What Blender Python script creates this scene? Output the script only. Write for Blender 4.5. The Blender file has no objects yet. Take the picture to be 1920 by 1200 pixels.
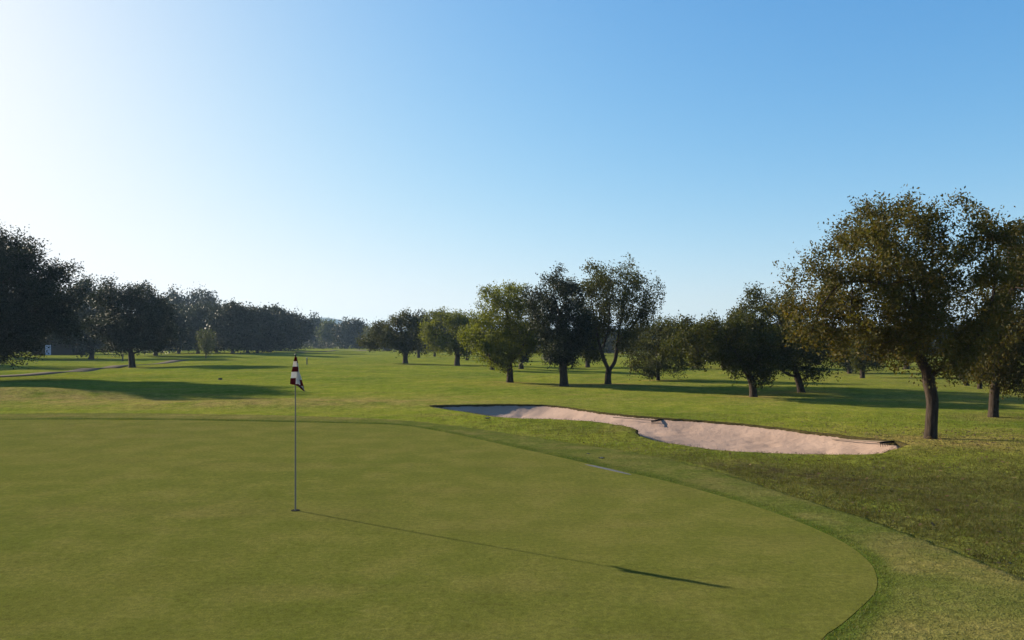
import bpy, math, random
import numpy as np
from mathutils import Vector

# ------------------------------------------------------------------ camera, sky, sun, exposure
scene = bpy.context.scene
col = scene.collection
F, HC, HZ, CX = 1400.0, 2.304, 640.0, 960.0      # focal length in photo pixels, eye height, horizon row, centre column
SUN_AZ, SUN_EL = 57.7, 19.8                      # degrees left of the view axis, degrees above the horizon

cam_d = bpy.data.cameras.new('camera')
cam_d.sensor_width = 36.0
cam_d.lens = 36.0 * F / 1920.0
cam_d.shift_y = (HZ - 600.0) / 1920.0
cam_d.clip_start = 0.1
cam_d.clip_end = 20000
cam = bpy.data.objects.new('camera', cam_d)
cam.location = (0, 0, HC)
cam.rotation_euler = (math.radians(90), 0, 0)
col.objects.link(cam)
scene.camera = cam

world = bpy.data.worlds.new('World')
scene.world = world
world.use_nodes = True
wn, wl = world.node_tree.nodes, world.node_tree.links
wn.clear()
sky = wn.new('ShaderNodeTexSky')
sky.sky_type = 'NISHITA'
sky.sun_disc = False
sky.sun_elevation = math.radians(SUN_EL)
sky.sun_rotation = math.radians(-SUN_AZ)
sky.altitude = 200
sky.air_density = 1.0
sky.dust_density = 1.5
sky.ozone_density = 5.0
bg = wn.new('ShaderNodeBackground')
bg.inputs['Strength'].default_value = 0.077
wo = wn.new('ShaderNodeOutputWorld')
hs = wn.new('ShaderNodeHueSaturation')
hs.inputs['Saturation'].default_value = 1.2
hs.inputs['Hue'].default_value = 0.508
wl.new(sky.outputs[0], hs.inputs['Color'])
# soft shoulder over the whole sky, as the camera renders bright air without burning it out
sep, comb = wn.new('ShaderNodeSeparateColor'), wn.new('ShaderNodeCombineColor')
wl.new(hs.outputs[0], sep.inputs[0])
SKY_TOP, SKY_GAIN = 4.85, 1.9
for ch in range(3):
    m1 = wn.new('ShaderNodeMath'); m1.operation = 'MULTIPLY'; m1.inputs[1].default_value = -SKY_GAIN / SKY_TOP
    m2 = wn.new('ShaderNodeMath'); m2.operation = 'EXPONENT'
    m3 = wn.new('ShaderNodeMath'); m3.operation = 'MULTIPLY_ADD'; m3.inputs[1].default_value = -SKY_TOP; m3.inputs[2].default_value = SKY_TOP
    wl.new(sep.outputs[ch], m1.inputs[0]); wl.new(m1.outputs[0], m2.inputs[0]); wl.new(m2.outputs[0], m3.inputs[0]); wl.new(m3.outputs[0], comb.inputs[ch])
wl.new(comb.outputs[0], bg.inputs['Color'])
wl.new(bg.outputs[0], wo.inputs['Surface'])

SUN_DIR = Vector((-math.sin(math.radians(SUN_AZ)) * math.cos(math.radians(SUN_EL)),
                  math.cos(math.radians(SUN_AZ)) * math.cos(math.radians(SUN_EL)),
                  math.sin(math.radians(SUN_EL))))
sun_d = bpy.data.lights.new('sun', 'SUN')
sun_d.energy = 5.0
sun_d.angle = math.radians(0.5)
sun_d.color = (1.0, 0.88, 0.68)
sun = bpy.data.objects.new('sun', sun_d)
sun.rotation_euler = SUN_DIR.to_track_quat('Z', 'Y').to_euler()
sun.location = (-60, 40, 50)
col.objects.link(sun)

scene.view_settings.view_transform = 'Standard'
scene.view_settings.look = 'None'
scene.view_settings.gamma = 1.0
scene.view_settings.use_curve_mapping = False
scene.view_settings.exposure = 1.48
scene.cycles.max_bounces = 6
scene.cycles.diffuse_bounces = 3
scene.cycles.glossy_bounces = 2
scene.cycles.transmission_bounces = 4
scene.cycles.volume_bounces = 0
scene.cycles.use_denoising = True

rng = np.random.default_rng(11)
random.seed(4)

# ------------------------------------------------------------------ helpers
def tag(o, label=None, cat=None, group=None, kind=None):
    if label: o['label'] = label
    if cat: o['category'] = cat
    if group: o['group'] = group
    if kind: o['kind'] = kind
    return o

def empty(name, loc):
    o = bpy.data.objects.new(name, None)
    o.location = loc
    o.empty_display_size = 0.2
    col.objects.link(o)
    return o

def mesh_obj(name, verts, faces, mat, parent=None, smooth=False):
    me = bpy.data.meshes.new(name)
    me.from_pydata([tuple(v) for v in verts], [], [tuple(f) for f in faces])
    me.update()
    if smooth:
        me.polygons.foreach_set('use_smooth', [True] * len(me.polygons))
    for m in (mat if isinstance(mat, (list, tuple)) else [mat]):
        me.materials.append(m)
    o = bpy.data.objects.new(name, me)
    col.objects.link(o)
    if parent: o.parent = parent
    return o

def quick_mesh(name, V, faces, n, mat, parent=None, smooth=False):
    """V (N,3) array, faces (M,n) array: fast path for big meshes"""
    me = bpy.data.meshes.new(name)
    V = np.ascontiguousarray(V, dtype=np.float32)
    faces = np.ascontiguousarray(faces, dtype=np.int32)
    me.vertices.add(len(V)); me.vertices.foreach_set('co', V.ravel())
    me.loops.add(faces.size); me.loops.foreach_set('vertex_index', faces.ravel())
    me.polygons.add(len(faces))
    me.polygons.foreach_set('loop_start', np.arange(0, faces.size, n, dtype=np.int32))
    me.polygons.foreach_set('loop_total', np.full(len(faces), n, dtype=np.int32))
    if smooth:
        me.polygons.foreach_set('use_smooth', np.ones(len(faces), dtype=bool))
    me.update(calc_edges=True)
    me.validate()
    if mat: me.materials.append(mat)
    o = bpy.data.objects.new(name, me)
    col.objects.link(o)
    if parent: o.parent = parent
    return o

class NB:
    """small node-building helper"""
    def __init__(self, name):
        self.m = bpy.data.materials.new(name)
        self.m.use_nodes = True
        self.n, self.l = self.m.node_tree.nodes, self.m.node_tree.links
        self.n.clear()
        self.out = self.n.new('ShaderNodeOutputMaterial')
    def add(self, t, **kw):
        nd = self.n.new(t)
        for k, v in kw.items(): setattr(nd, k, v)
        return nd
    def link(self, a, b): self.l.new(a, b)
    def coord(self, scale=(1, 1, 1), src='Object'):
        tc = self.add('ShaderNodeTexCoord')
        mp = self.add('ShaderNodeMapping')
        mp.inputs['Scale'].default_value = scale
        self.link(tc.outputs[src], mp.inputs['Vector'])
        return mp.outputs[0]
    def noise(self, vec, scale, detail=3, rough=0.55):
        t = self.add('ShaderNodeTexNoise')
        t.inputs['Scale'].default_value = scale
        t.inputs['Detail'].default_value = detail
        t.inputs['Roughness'].default_value = rough
        self.link(vec, t.inputs['Vector'])
        return t.outputs['Fac']
    def ramp(self, fac, stops):
        r = self.add('ShaderNodeValToRGB')
        e = r.color_ramp.elements
        while len(e) < len(stops): e.new(0.5)
        for k, (p, c) in enumerate(stops):
            e[k].position = p
            e[k].color = (*c, 1) if len(c) == 3 else c
        self.link(fac, r.inputs['Fac'])
        return r.outputs['Color']
    def rng(self, fac, a, b, c=0.0, d=1.0):
        r = self.add('ShaderNodeMapRange')
        for k, v in zip(('From Min', 'From Max', 'To Min', 'To Max'), (a, b, c, d)): r.inputs[k].default_value = v
        self.link(fac, r.inputs['Value'])
        return r.outputs[0]
    def mix(self, fac, a, b, mode='MIX'):
        x = self.add('ShaderNodeMix', data_type='RGBA', blend_type=mode)
        for sock, v in ((x.inputs[0], fac), (x.inputs[6], a), (x.inputs[7], b)):
            if isinstance(v, (int, float)): sock.default_value = v
            elif isinstance(v, tuple): sock.default_value = (*v, 1)
            else: self.link(v, sock)
        return x.outputs[2]
    def math(self, op, a, b):
        x = self.add('ShaderNodeMath', operation=op)
        for sock, v in ((x.inputs[0], a), (x.inputs[1], b)):
            if isinstance(v, (int, float)): sock.default_value = v
            else: self.link(v, sock)
        return x.outputs[0]
    def bump(self, height, strength, dist, normal=None):
        b = self.add('ShaderNodeBump')
        b.inputs['Strength'].default_value = strength
        b.inputs['Distance'].default_value = dist
        self.link(height, b.inputs['Height'])
        if normal: self.link(normal, b.inputs['Normal'])
        return b.outputs[0]
    def principled(self, color, rough=0.8, spec=0.3, normal=None, sheen=0.0, sheen_tint=None, metallic=0.0):
        p = self.add('ShaderNodeBsdfPrincipled')
        if isinstance(color, tuple): p.inputs['Base Color'].default_value = (*color, 1)
        else: self.link(color, p.inputs['Base Color'])
        if isinstance(rough, (int, float)): p.inputs['Roughness'].default_value = rough
        else: self.link(rough, p.inputs['Roughness'])
        p.inputs['Specular IOR Level'].default_value = spec
        p.inputs['Metallic'].default_value = metallic
        p.inputs['Sheen Weight'].default_value = sheen
        p.inputs['Sheen Roughness'].default_value = 0.5
        if sheen_tint: p.inputs['Sheen Tint'].default_value = (*sheen_tint, 1)
        if normal: self.link(normal, p.inputs['Normal'])
        self.link(p.outputs[0], self.out.inputs['Surface'])
        return p

# ------------------------------------------------------------------ terrain
def gauss(x, y, cx, cy, sx, sy, a=0.0):
    c, s = math.cos(a), math.sin(a)
    u = (x - cx) * c + (y - cy) * s
    v = -(x - cx) * s + (y - cy) * c
    return np.exp(-(u / sx) ** 2 - (v / sy) ** 2)

def sstep(a, b, t):
    t = np.clip((t - a) / (b - a), 0, 1)
    return t * t * (3 - 2 * t)

def h(x, y):
    x = np.asarray(x, float); y = np.asarray(y, float)
    z = 0.16 * gauss(x, y, 2.2, 20.6, 3.2, 1.3, -0.5)           # turf hump before the bunker
    z = z + 0.42 * gauss(x, y, -20.5, 30.5, 4.5, 1.8, 0.1)      # dry mound left of the green
    z = z + 0.16 * gauss(x, y, -9.5, 27.5, 5.0, 1.2, 0.05)
    z = z + 0.20 * gauss(x, y, 12.5, 14.0, 5.0, 2.6, -0.7)      # rough bank on the right
    z = z - 0.10 * gauss(x, y, 9.0, 9.5, 3.0, 2.0, -0.7)
    far = sstep(24, 60, y)
    z = z + far * (0.10 * np.sin(x * 0.13 + y * 0.05 + 1.0) + 0.08 * np.sin(x * 0.05 - y * 0.17) + 0.05 * np.sin(x * 0.31 + y * 0.23) + 0.045 * np.sin(x * 0.17 + y * 0.62 + 1.3 * np.sin(x * 0.09)) + 0.03 * np.sin(x * 0.52 - y * 0.41 + 2.0))
    z = z + 0.018 * np.sin(x * 0.45 + 0.6) * np.sin(y * 0.38 + 0.3)
    return z

def G(px, py, lift=0.0):
    """photo pixel on the ground -> world point"""
    z = 0.0
    for _ in range(12):
        d = (HC - z) * F / (py - HZ)
        x = (px - CX) * d / F
        z = float(h(x, d)) + lift
    return Vector((x, d, z))

def catmull(pts, n, closed=False):
    P = np.array(pts, float)
    out = []
    m = len(P)
    segs = m if closed else m - 1
    for i in range(segs):
        if closed: p0, p1, p2, p3 = P[(i - 1) % m], P[i], P[(i + 1) % m], P[(i + 2) % m]
        else: p0, p1, p2, p3 = P[max(i - 1, 0)], P[i], P[i + 1], P[min(i + 2, m - 1)]
        for k in range(8):
            t = k / 8
            out.append(0.5 * ((2 * p1) + (-p0 + p2) * t + (2 * p0 - 5 * p1 + 4 * p2 - p3) * t * t + (-p0 + 3 * p1 - 3 * p2 + p3) * t ** 3))
    if not closed: out.append(P[-1])
    Q = np.array(out)
    R = np.vstack([Q, Q[:1]]) if closed else Q
    L = np.concatenate([[0], np.cumsum(np.linalg.norm(np.diff(R, axis=0), axis=1))])
    s = np.linspace(0, L[-1], n, endpoint=not closed)
    return np.stack([np.interp(s, L, R[:, k]) for k in range(P.shape[1])], 1)

def inside(poly, x, y):
    x = np.asarray(x); y = np.asarray(y)
    r = np.zeros(x.shape, bool)
    x1, y1 = poly[:, 0], poly[:, 1]
    x2, y2 = np.roll(x1, -1), np.roll(y1, -1)
    for a, b, c, d in zip(x1, y1, x2, y2):
        if b == d: continue
        t = ((b > y) != (d > y)) & (x < (c - a) * (y - b) / (d - b) + a)
        r ^= t
    return r

def dist_poly(poly, x, y):
    """unsigned distance to a closed polygon"""
    x = np.asarray(x, float).ravel(); y = np.asarray(y, float).ravel()
    best = np.full(x.shape, 1e9)
    a = poly; b = np.roll(poly, -1, axis=0)
    for (ax, ay), (bx, by) in zip(a, b):
        dx, dy = bx - ax, by - ay
        L = dx * dx + dy * dy + 1e-12
        t = np.clip(((x - ax) * dx + (y - ay) * dy) / L, 0, 1)
        best = np.minimum(best, (x - ax - t * dx) ** 2 + (y - ay - t * dy) ** 2)
    return np.sqrt(best)

gp = lambda pts: [tuple(G(*p)[:2]) for p in pts]
green_px = [(0, 788), (200, 787), (400, 789), (600, 793), (740, 797), (830, 810), (960, 838), (1100, 869), (1250, 903), (1400, 945), (1468, 968),
            (1535, 995), (1590, 1023), (1630, 1055), (1644, 1083), (1641, 1110), (1617, 1137), (1576, 1173), (1541, 1200)]
green_out = catmull(gp(green_px) + [(1.75, 4.75), (0.4, 3.7), (-3, 2.9), (-8, 3.2), (-13, 6), (-17, 11), (-18.5, 17), (-17.5, 21)], 420, True)
fr_px = [(0, 776), (200, 775), (400, 777), (600, 781), (760, 788), (860, 800), (962, 815), (1105, 836), (1217, 853), (1330, 876), (1400, 903), (1503, 936),
         (1590, 963), (1685, 993), (1779, 1027), (1861, 1063), (1960, 1105)]
fringe_out = catmull(gp(fr_px) + [(5.3, 5.4), (4.6, 3.4), (2.5, 2.0), (-3, 1.4), (-9, 1.6), (-15, 5), (-19.5, 10.5), (-21, 17), (-20, 23)], 420, True)
bunker_px = [(806, 762), (870, 759.5), (960, 758.5), (1040, 761), (1110, 771), (1160, 777), (1230, 783), (1330, 790), (1430, 799), (1520, 810), (1600, 819), (1660, 826),
             (1700, 833), (1668, 846), (1640, 852), (1540, 853), (1440, 850), (1350, 845), (1270, 834), (1225, 826), (1197, 816), (1186, 803), (1130, 793), (1050, 787), (980, 785), (930, 782), (880, 774)]
bunker_out = catmull(gp(bunker_px), 300, True)

# ---------------------------------------------------------------- ground materials
def grass_material(name, c_lo, c_hi, c_dry, mott=0.35, fine=55.0, bstr=0.5, zone=False, rough_c=None, contrast=1.0, marks=False, sheen=0.028):
    b = NB(name)
    v = b.coord()
    n1 = b.noise(v, 0.16, 6, 0.65)
    n2 = b.noise(v, 1.3, 5, 0.65)
    n3 = b.noise(v, fine, 3, 0.7)
    n7 = b.noise(v, fine * 0.22, 4, 0.7)
    vs = b.coord((0.30, 1.5, 1))
    n4 = b.noise(vs, 0.45, 6, 0.65)
    c = b.mix(b.rng(n1, 0.36, 0.64), c_lo, c_hi)
    c = b.mix(b.math('MULTIPLY', b.rng(n2, 0.46, 0.68), mott), c, c_dry)
    c = b.mix(b.math('MULTIPLY', b.rng(n4, 0.50, 0.66), mott), c, c_dry)
    vd = b.add('ShaderNodeMapping'); vd.inputs['Rotation'].default_value = (0, 0, 0.5)
    tc_ = b.add('ShaderNodeTexCoord'); b.link(tc_.outputs['Object'], vd.inputs['Vector'])
    wv = b.add('ShaderNodeTexWave'); wv.inputs['Scale'].default_value = 0.19; wv.inputs['Distortion'].default_value = 1.6; wv.inputs['Detail'].default_value = 3
    b.link(vd.outputs[0], wv.inputs['Vector'])
    c = b.mix(b.rng(wv.outputs['Fac'], 0.3, 0.7, 0.0, 0.28), c, c_lo)
    if marks:
        vo = b.add('ShaderNodeTexVoronoi'); vo.inputs['Scale'].default_value = 1.9
        b.link(v, vo.inputs['Vector'])
        c = b.mix(b.rng(vo.outputs['Distance'], 0.03, 0.075, 0.55, 0.0), c, (0.060, 0.062, 0.016))
        n8 = b.noise(b.coord((0.6, 2.2, 1)), 5.0, 4, 0.7)
        c = b.mix(b.rng(n8, 0.56, 0.70, 0.0, 0.5), c, (0.074, 0.070, 0.018))
        n9 = b.noise(b.coord((0.8, 2.0, 1)), 4.3, 4, 0.7)
        c = b.mix(b.rng(n9, 0.58, 0.72, 0.0, 0.5), c, (0.125, 0.118, 0.036))
    if zone:
        at = b.add('ShaderNodeAttribute', attribute_name='zone')
        sp = b.add('ShaderNodeSeparateColor')
        b.link(at.outputs['Color'], sp.inputs[0])
        n5 = b.noise(v, 0.8, 6, 0.7)
        dry = b.math('MULTIPLY', sp.outputs[0], b.rng(n5, 0.30, 0.60))
        c = b.mix(dry, c, (0.235, 0.175, 0.058))
        rgh = b.math('MULTIPLY', sp.outputs[1], b.rng(n5, 0.22, 0.56))
        c = b.mix(rgh, c, rough_c)
        n6 = b.noise(v, 2.6, 5, 0.75)
        bare = b.math('MULTIPLY', sp.outputs[2], b.rng(n6, 0.45, 0.57))
        c = b.mix(bare, c, (0.044, 0.032, 0.020))
    k = contrast
    dark = b.math('MULTIPLY', b.rng(n3, 0.30, 0.68, 1 - 0.45 * k, 1 + 0.22 * k), b.math('MULTIPLY', b.rng(n7, 0.32, 0.66, 1 - 0.30 * k, 1 + 0.18 * k), b.rng(n2, 0.3, 0.7, 1 - 0.16 * k, 1 + 0.12 * k)))
    hv = b.add('ShaderNodeHueSaturation')
    b.link(c, hv.inputs['Color']); b.link(dark, hv.inputs['Value'])
    hgt = b.math('ADD', n3, b.math('MULTIPLY', n7, 2.0))
    nm = b.bump(hgt, bstr, 0.05)
    b.principled(hv.outputs[0], 0.9, 0.0, nm, sheen, (0.85, 0.85, 0.32))
    return b.m

M = {}
M['fairway'] = grass_material('fairway_grass', (0.086, 0.132, 0.010), (0.190, 0.208, 0.019), (0.180, 0.152, 0.038), 0.62, 22, 0.75, True, (0.086, 0.088, 0.020), 1.3)
M['green'] = grass_material('putting_green_turf', (0.072, 0.083, 0.013), (0.093, 0.093, 0.018), (0.110, 0.094, 0.027), 0.5, 70, 0.16, contrast=0.9, marks=True)
M['fringe'] = grass_material('collar_grass', (0.066, 0.088, 0.015), (0.092, 0.104, 0.021), (0.128, 0.108, 0.036), 0.75, 45, 0.5, True, (0.028, 0.052, 0.006), contrast=1.1)

b = NB('bunker_sand')
v = b.coord()
n1, n2, n3 = b.noise(v, 0.7, 4), b.noise(v, 9, 5, 0.7), b.noise(v, 120, 2)
c = b.ramp(n1, [(0.3, (0.25, 0.172, 0.132)), (0.7, (0.325, 0.228, 0.178))])
c = b.mix(b.rng(n2, 0.55, 0.75, 0, 0.35), c, (0.22, 0.145, 0.11))
vr = b.coord((1.0, 14.0, 1.0))
rk = b.noise(vr, 1.6, 3)
nm = b.bump(b.math('ADD', b.math('MULTIPLY', n2, 1.0), b.math('ADD', b.math('MULTIPLY', rk, 0.6), b.math('MULTIPLY', n3, 0.15))), 0.5, 0.06)
b.principled(c, 0.95, 0.1, nm)
M['sand'] = b.m

b = NB('path_concrete')
n1 = b.noise(b.coord(), 3, 4)
b.principled(b.ramp(n1, [(0.3, (0.085, 0.072, 0.060)), (0.7, (0.115, 0.098, 0.082))]), 0.9, 0.0, b.bump(n1, 0.3, 0.02))
M['path'] = b.m

b = NB('puddle_painted_sheen')
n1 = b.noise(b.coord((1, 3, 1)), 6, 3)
b.principled((0.070, 0.075, 0.085), b.rng(n1, 0.35, 0.65, 0.35, 0.8), 0.05, b.bump(n1, 0.15, 0.01))  # matte grey-blue stands in for the sky reflected in the puddle
M['puddle_tint'] = b.m

# ---------------------------------------------------------------- ground sheet
def lines(dense0, dense1, step, lo, hi, grow=1.075):
    a = list(np.arange(dense0, dense1 + 1e-6, step))
    s = step; t = a[-1]
    while t < hi: s *= grow; t += s; a.append(t)
    s = step; t = a[0]; pre = []
    while t > lo: s *= grow; t -= s; pre.append(t)
    return np.array(pre[::-1] + a)

gx = lines(-24, 22, 0.25, -3200, 3200)
gy = lines(1.0, 40, 0.25, -60, 4200)
X, Y = np.meshgrid(gx, gy)
xf, yf = X.ravel(), Y.ravel()
zf = h(xf, yf)
near = (np.abs(xf) < 40) & (yf < 60) & (yf > -10)
idx = np.where(near)[0]
in_b = np.zeros(len(xf), bool); in_f = np.zeros(len(xf), bool)
in_b[idx] = inside(bunker_out, xf[idx], yf[idx])
in_f[idx] = inside(fringe_out, xf[idx], yf[idx])
d_f = np.full(len(xf), 99.0)
d_f[idx] = dist_poly(fringe_out, xf[idx], yf[idx])
zf = np.where(in_f, zf - 0.06 * sstep(0.45, 0.8, d_f), zf)
nxx, nyy = len(gx), len(gy)
I = np.arange(nxx * nyy).reshape(nyy, nxx)
quads = np.stack([I[:-1, :-1], I[:-1, 1:], I[1:, 1:], I[1:, :-1]], -1).reshape(-1, 4)
quads = quads[~in_b[quads].any(1)]
ground = quick_mesh('ground', np.stack([xf, yf, zf], 1), quads, 4, M['fairway'], smooth=True)
tag(ground, 'mown fairway grass and rough running to the far trees', kind='structure')

tree_feet = [tuple(G(*q)[:2]) for q in ((1744, 822), (1862, 782), (1413, 744), (1504, 736), (1234, 713), (1140, 720), (1058, 724), (956, 717), (857, 686), (248, 689))]
def zone_color(x, y):
    dry = 1.2 * gauss(x, y, -9, 28.0, 9, 2.4, 0.03) + 0.9 * gauss(x, y, -20, 30, 5, 2.5) + 0.7 * gauss(x, y, 9.5, 16.0, 4, 1.2, -0.75) + 0.5 * gauss(x, y, 14, 17, 6, 2.2, -0.3)
    dry = dry + 0.6 * gauss(x, y, 4, 40, 5, 2.5) + 0.5 * gauss(x, y, 18, 30, 10, 4) + 0.5 * gauss(x, y, -40, 66, 16, 3) + 0.3 * gauss(x, y, 30, 45, 22, 16) + 0.45 * gauss(x, y, -8, 75, 9, 3)
    rough = sstep(0.2, 1.0, (x * 0.62 + y * 0.32) - 4.4) * sstep(16.5, 11.5, y * 0.9 + x * 0.12) + 0.35 * sstep(8, 26, x) * sstep(16, 22, y) * sstep(300, 100, y) + 0.55 * gauss(x, y, 3, 19, 4, 2.4, -0.6)
    bare = 1.2 * gauss(x, y, 5.2, 12.7, 2.4, 0.7, -0.85) + 0.8 * gauss(x, y, 0.5, 25, 0.1, 0.1)
    for bx0, by0 in tree_feet: dry = dry + 0.75 * gauss(x, y, bx0, by0, 1.3, 1.0)
    return np.clip(np.stack([dry, rough, bare, np.ones_like(dry)], -1), 0, 1)

def add_zone(o):
    me = o.data
    co = np.empty(len(me.vertices) * 3, np.float32); me.vertices.foreach_get('co', co)
    co = co.reshape(-1, 3)
    at = me.color_attributes.new('zone', 'FLOAT_COLOR', 'POINT')
    at.data.foreach_set('color', zone_color(co[:, 0].astype(float), co[:, 1].astype(float)).astype(np.float32).ravel())
add_zone(ground)

# putting green: rings from its outline to its middle
cen = np.array([-5.5, 12.0])
rings, NR = [], 46
for k in range(NR):
    t = 1 - k / NR
    rings.append(cen + (green_out - cen) * t)
P = np.vstack(rings + [cen[None]])
N = len(green_out)
V = np.column_stack([P, h(P[:, 0], P[:, 1]) + 0.006])
fa = []
for k in range(NR - 1):
    for i in range(N):
        j = (i + 1) % N
        fa.append((k * N + i, k * N + j, (k + 1) * N + j, (k + 1) * N + i))
go = quick_mesh('putting_green', V, np.array(fa), 4, M['green'], smooth=True)
tag(go, 'smooth olive putting green filling the foreground', kind='structure')
mid = [((NR - 1) * N + i, (NR - 1) * N + (i + 1) % N, len(P) - 1) for i in range(N)]
import bmesh
bmx = bmesh.new(); bmx.from_mesh(go.data); bmx.verts.ensure_lookup_table()
for f in mid: bmx.faces.new([bmx.verts[q] for q in f])
bmesh.ops.recalc_face_normals(bmx, faces=bmx.faces)
bmx.to_mesh(go.data); bmx.free()
if go.data.polygons[0].normal.z < 0: go.data.flip_normals()

# collar: a strip of longer grass between the green and the rough, a little proud of both
def nearest_pairs(A, B):
    D = ((A[:, None, :] - B[None]) ** 2).sum(-1)
    return B[D.argmin(1)]
outer = nearest_pairs(green_out, fringe_out)
k_s = 9
pad = np.vstack([outer[-k_s:], outer, outer[:k_s]])
outer = np.stack([np.convolve(pad[:, q], np.ones(2 * k_s + 1) / (2 * k_s + 1), 'valid') for q in (0, 1)], 1)
outer = outer + np.random.default_rng(6).normal(0, 0.025, outer.shape)
ST = [(0.0, 0.002), (0.012, 0.0065), (0.05, 0.010), (0.10, 0.018), (0.16, 0.025), (0.22, 0.025), (0.35, 0.025), (0.6, 0.024), (0.9, 0.020), (1.0, 0.010), (1.02, -0.02)]
V = []
for t, dz in ST:
    p = green_out * (1 - t) + outer * t
    V.append(np.column_stack([p, h(p[:, 0], p[:, 1]) + dz]))
V = np.vstack(V)
fa = [(k * N + i, (k + 1) * N + i, (k + 1) * N + (i + 1) % N, k * N + (i + 1) % N) for k in range(len(ST) - 1) for i in range(N)]
co_ = quick_mesh('collar', V, np.array(fa), 4, M['fringe'], smooth=True)
zc_ = np.zeros((len(V), 4), np.float32); zc_[:, 3] = 1
for k, (t, dz) in enumerate(ST):
    zc_[k * N:(k + 1) * N, 1] = 1.0 if t < 0.05 else (0.8 if t < 0.12 else (0.3 if t < 0.18 else 0.0))
    pp = V[k * N:(k + 1) * N]
    zc_[k * N:(k + 1) * N, 0] = np.clip(0.9 * gauss(pp[:, 0], pp[:, 1], 5.6, 7.2, 1.6, 0.5, -0.35) + 0.45 * gauss(pp[:, 0], pp[:, 1], 3.6, 5.6, 1.6, 0.9, 0.3) + 0.5 * gauss(pp[:, 0], pp[:, 1], -5, 23, 12, 1.2), 0, 1)
co_.data.color_attributes.new('zone', 'FLOAT_COLOR', 'POINT').data.foreach_set('color', zc_.ravel())
tag(co_, 'brighter green collar of longer grass around the putting green', kind='structure')
nn = np.empty(len(co_.data.polygons) * 3); co_.data.polygons.foreach_get('normal', nn)
if nn.reshape(-1, 3)[3 * N:4 * N, 2].mean() < 0: co_.data.flip_normals()

# bunker: sand bowl and the turf lip round it
bx = np.arange(bunker_out[:, 0].min() - 0.4, bunker_out[:, 0].max() + 0.4, 0.09)
by = np.arange(bunker_out[:, 1].min() - 0.4, bunker_out[:, 1].max() + 0.4, 0.09)
X, Y = np.meshgrid(bx, by)
xs, ys = X.ravel(), Y.ravel()
ins = inside(bunker_out, xs, ys)
dd = dist_poly(bunker_out, xs, ys)
sd = np.where(ins, dd, -dd)
def vnoise(x, y, s, seed):
    r = np.random.default_rng(seed)
    z = np.zeros_like(x)
    for k in range(6):
        a = r.uniform(0, 2 * math.pi); f = s * r.uniform(0.6, 1.7)
        z += np.sin(f * (x * math.cos(a) + y * math.sin(a)) + r.uniform(0, 6.3))
    return z / 6
def sand_z(x, y, sd):
    D = 0.34 + 0.14 * sstep(3.5, -1, x)
    prof = -0.025 - D * (1 - np.exp(-np.clip(sd, 0, 9) / 0.75))
    prof = np.where(sd < 0, -0.025 + np.clip(sd, -1, 0) * 0.3, prof)
    rip = 0.020 * vnoise(x, y, 7, 3) + 0.013 * vnoise(x, y, 17, 5) + 0.012 * vnoise(x, y, 31, 8)
    return h(x, y) * 0.6 + prof + rip * sstep(0.0, 0.3, sd)
zs = sand_z(xs, ys, sd)
# footprints and scuffs in the sand
for _ in range(80):
    k = rng.integers(len(xs))
    if sd[k] < 0.2: continue
    q = np.exp(-((xs - xs[k]) / 0.16) ** 2 - ((ys - ys[k]) / 0.22) ** 2)
    zs = zs - q * rng.uniform(0.02, 0.05)
I = np.arange(len(xs)).reshape(len(by), len(bx))
quads = np.stack([I[:-1, :-1], I[:-1, 1:], I[1:, 1:], I[1:, :-1]], -1).reshape(-1, 4)
quads = quads[(sd[quads] > -0.25).all(1)]
so = quick_mesh('sand_bunker', np.column_stack([xs, ys, zs]), quads, 4, M['sand'], smooth=True)
tag(so, 'pale pinkish sand bunker with raked floor and turf lip', kind='structure')

NBk = len(bunker_out)
tang = np.roll(bunker_out, -1, axis=0) - np.roll(bunker_out, 1, axis=0)
nrm = np.stack([tang[:, 1], -tang[:, 0]], 1); nrm /= np.linalg.norm(nrm, axis=1)[:, None]
if inside(bunker_out, *(bunker_out + nrm * 0.05).T).mean() > 0.5: nrm = -nrm
wob = np.array([0.03 * math.sin(i * 0.9) * math.sin(i * 0.37) + 0.012 * math.sin(i * 2.3) for i in range(NBk)])
LP = [(-0.02, -0.20), (-0.04, -0.03), (-0.03, 0.002), (0.02, 0.014), (0.18, 0.016), (0.45, 0.010), (0.75, -0.02)]
V = []
for t, dz in LP:
    p = bunker_out + nrm * (t + wob * (1.0 if t < 0.1 else 0.3))[:, None]
    V.append(np.column_stack([p, h(p[:, 0], p[:, 1]) + dz]))
V = np.vstack(V)
fa = [(k * NBk + i, (k + 1) * NBk + i, (k + 1) * NBk + (i + 1) % NBk, k * NBk + (i + 1) % NBk) for k in range(len(LP) - 1) for i in range(NBk)]
lip = quick_mesh('bunker_lip', V, np.array(fa), 4, M['fairway'], smooth=True)
bq = NB('turf_edge_soil')
nq = bq.noise(bq.coord(), 14, 4, 0.7)
bq.principled(bq.ramp(nq, [(0.3, (0.026, 0.022, 0.010)), (0.7, (0.060, 0.048, 0.020))]), 0.95, 0.0, bq.bump(nq, 0.8, 0.04))
lip.data.materials.append(bq.m)
lip.data.polygons.foreach_set('material_index', np.array([1 if k < 3 else 0 for k in range(len(LP) - 1) for i in range(NBk)], dtype=np.int32))
nn = np.empty(len(lip.data.polygons) * 3); lip.data.polygons.foreach_get('normal', nn)
if nn.reshape(-1, 3)[4 * NBk:5 * NBk, 2].mean() < 0: lip.data.flip_normals()
add_zone(lip)
tag(lip, 'grass lip edging the sand bunker', kind='structure')

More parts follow.
